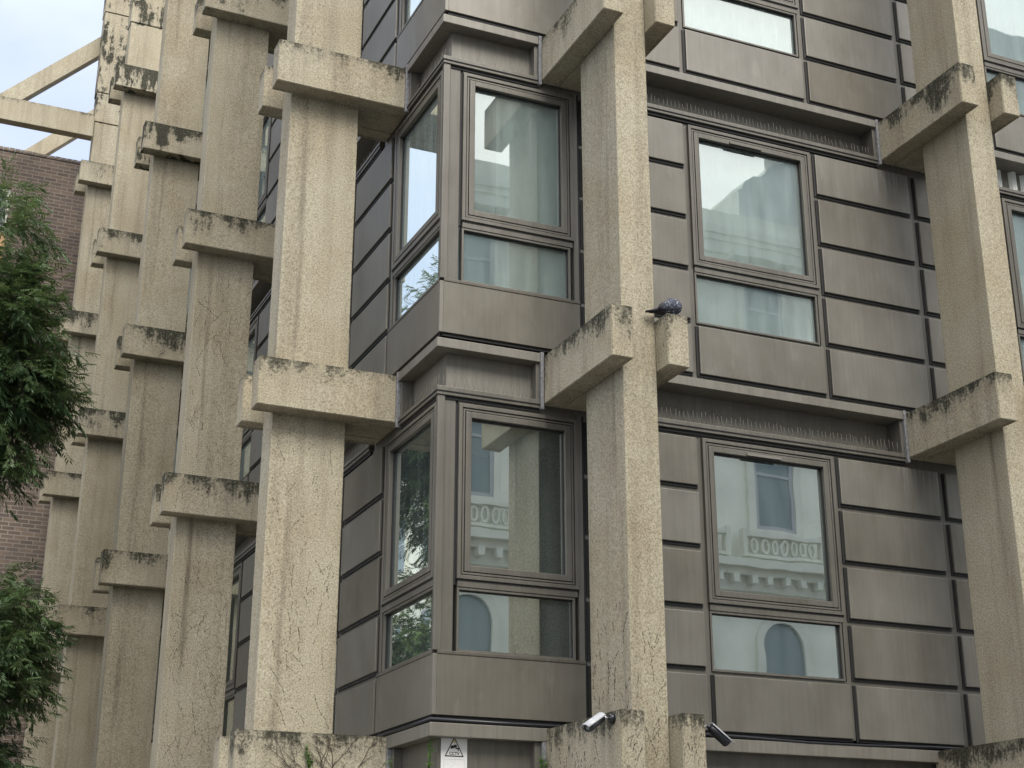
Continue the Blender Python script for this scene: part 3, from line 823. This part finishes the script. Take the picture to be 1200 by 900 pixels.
def FO(u, d, z): return Vector((u, YO + d, z))
o1 = classical(FO, 'stucco_building', 'cream stucco building with arched windows and balustrades reflected in the wide windows', -8, 8, 2.2, 12.45, 12.75, 'stuc', (12, YO, GROUND),
    {'cornices': [(5.12, .45), (9.2, .3), (12.35, .12)], 'win': [(1.2, 4.15, True), (6.0, 8.3, False), (9.9, 11.6, False)], 'bal': [5.42]})
# taller neighbour with a scalloped stepped gable
G = thing('gabled_building', 'tall grey building with a stepped scalloped gable reflected in the upper wide window', 'building', (16, YO - 3, GROUND))
mb = MB(lambda u, d, z: Vector((u, YO - .4 + d, z)))
prof = [(12.28, GROUND + .02), (25, GROUND + .02), (25, 20), (18.48, 20)]
for i in range(9, -1, -1):
    x, z = 12.28 + .62 * i, 13.75 + .47 * i
    prof += [(x + .60, z + .47), (x + .40, z + .44), (x + .22, z + .30), (x + .12, z + .10), (x, z + .02)]
mb.poly(prof, -8, 0, 'stuc2'); mb.build('wall', G)
def FX(u, d, z): return Vector((-17 + d, u, z))
o2 = classical(FX, 'terrace_building', 'cream terrace building reflected in the narrow corner windows beside the tree', -6, 8, 3.0, 40, 15.8, 'stuc', (-17, 40, GROUND),
    {'cornices': [(6.6, .5), (11.2, .4), (15.5, .6)], 'win': [(1.4, 5.0, True), (7.5, 10.2, False), (12.2, 14.6, False)], 'bal': [6.9]})

# ------------------------------------------------------------------ ground
def sheet(name, x0, x1, y0, y1, z, m, h=0):
    mb = MB(FW)
    if h: mb.box(x0, x1, y0, y1, z - h, z, m, .01)
    else: mb.quad([(x0, y0, z), (x1, y0, z), (x1, y1, z), (x0, y1, z)], m)
    o = mb.build(name); o['kind'] = 'structure'; return o
sheet('ground', -600, 600, -600, 600, GROUND - .13, 'asphalt')
sheet('pavement', -6.4, 60, -5.2, 60, GROUND, 'paving', .12)
sheet('pavement', -60, 60, -13.99, -10.6, GROUND, 'paving', .12)

# ------------------------------------------------------------------ light
w = bpy.data.worlds.new('World'); scn.world = w; w.use_nodes = True
nt = w.node_tree; nt.nodes.clear()
SUN_EL, SUN_AZ = math.radians(52), math.radians(179)      # azimuth from +Y clockwise
sky = nt.nodes.new('ShaderNodeTexSky'); sky.sky_type = 'NISHITA'; sky.sun_disc = False
sky.sun_elevation = SUN_EL; sky.sun_rotation = SUN_AZ; sky.air_density = 1.; sky.dust_density = 2.
tc = nt.nodes.new('ShaderNodeTexCoord')
mp = nt.nodes.new('ShaderNodeVectorMath'); mp.operation = 'MULTIPLY'; mp.inputs[1].default_value = (1, 1, 2.2); lk(nt, tc.outputs['Generated'], mp.inputs[0])
n = noi(nt, mp.outputs[0], 2.3, 6, .6)
cl = ramp(nt, n, [(.30, .55), (.62, .97)])
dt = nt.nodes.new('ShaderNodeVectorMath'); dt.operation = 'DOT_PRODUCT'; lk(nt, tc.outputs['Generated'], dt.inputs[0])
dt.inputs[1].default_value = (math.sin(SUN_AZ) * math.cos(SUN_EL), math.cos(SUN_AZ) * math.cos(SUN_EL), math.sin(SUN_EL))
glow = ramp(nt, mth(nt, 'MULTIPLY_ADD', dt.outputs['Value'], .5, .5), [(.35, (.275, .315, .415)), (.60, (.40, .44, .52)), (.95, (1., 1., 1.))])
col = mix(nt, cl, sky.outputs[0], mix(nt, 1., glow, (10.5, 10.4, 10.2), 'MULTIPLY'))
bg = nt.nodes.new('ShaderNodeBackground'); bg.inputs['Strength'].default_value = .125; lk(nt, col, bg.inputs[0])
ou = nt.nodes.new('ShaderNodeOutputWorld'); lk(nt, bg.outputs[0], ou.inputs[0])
L = bpy.data.lights.new('sun', 'SUN'); L.energy = 1.5; L.angle = math.radians(30); L.color = (1, .96, .88)
lo = bpy.data.objects.new('sun', L); COL.objects.link(lo); lo.location = (5, -10, 30)
sd = Vector((math.sin(SUN_AZ) * math.cos(SUN_EL), math.cos(SUN_AZ) * math.cos(SUN_EL), math.sin(SUN_EL)))
lo.rotation_euler = (-sd).to_track_quat('-Z', 'Y').to_euler()

# ------------------------------------------------------------------ camera
cam = bpy.data.cameras.new('camera'); co = bpy.data.objects.new('camera', cam); COL.objects.link(co); scn.camera = co
p, y, ro = .35220961103, .41022227726, .00094328733
f = Vector((math.sin(y) * math.cos(p), math.cos(y) * math.cos(p), math.sin(p)))
r0 = Vector((math.cos(y), -math.sin(y), 0)); u0 = r0.cross(f)
rr = r0 * math.cos(ro) + u0 * math.sin(ro); uu = -r0 * math.sin(ro) + u0 * math.cos(ro)
Mx = Matrix((rr, uu, -f)).transposed().to_4x4(); Mx.translation = Vector((-3.86986, -10.30907, -1.46987))
co.matrix_world = Mx
cam.sensor_fit = 'HORIZONTAL'; cam.sensor_width = 36; cam.lens = 1743.8067 / 1200 * 36; cam.clip_end = 3000; cam.clip_start = .05

scn.render.engine = 'CYCLES'
scn.cycles.max_bounces = 8; scn.cycles.transparent_max_bounces = 12; scn.cycles.caustics_reflective = False
scn.render.resolution_x, scn.render.resolution_y = 1024, 768
vs = scn.view_settings; vs.view_transform = 'Standard'; vs.look = 'None'; vs.gamma = 1; vs.exposure = 1.08; vs.use_curve_mapping = False
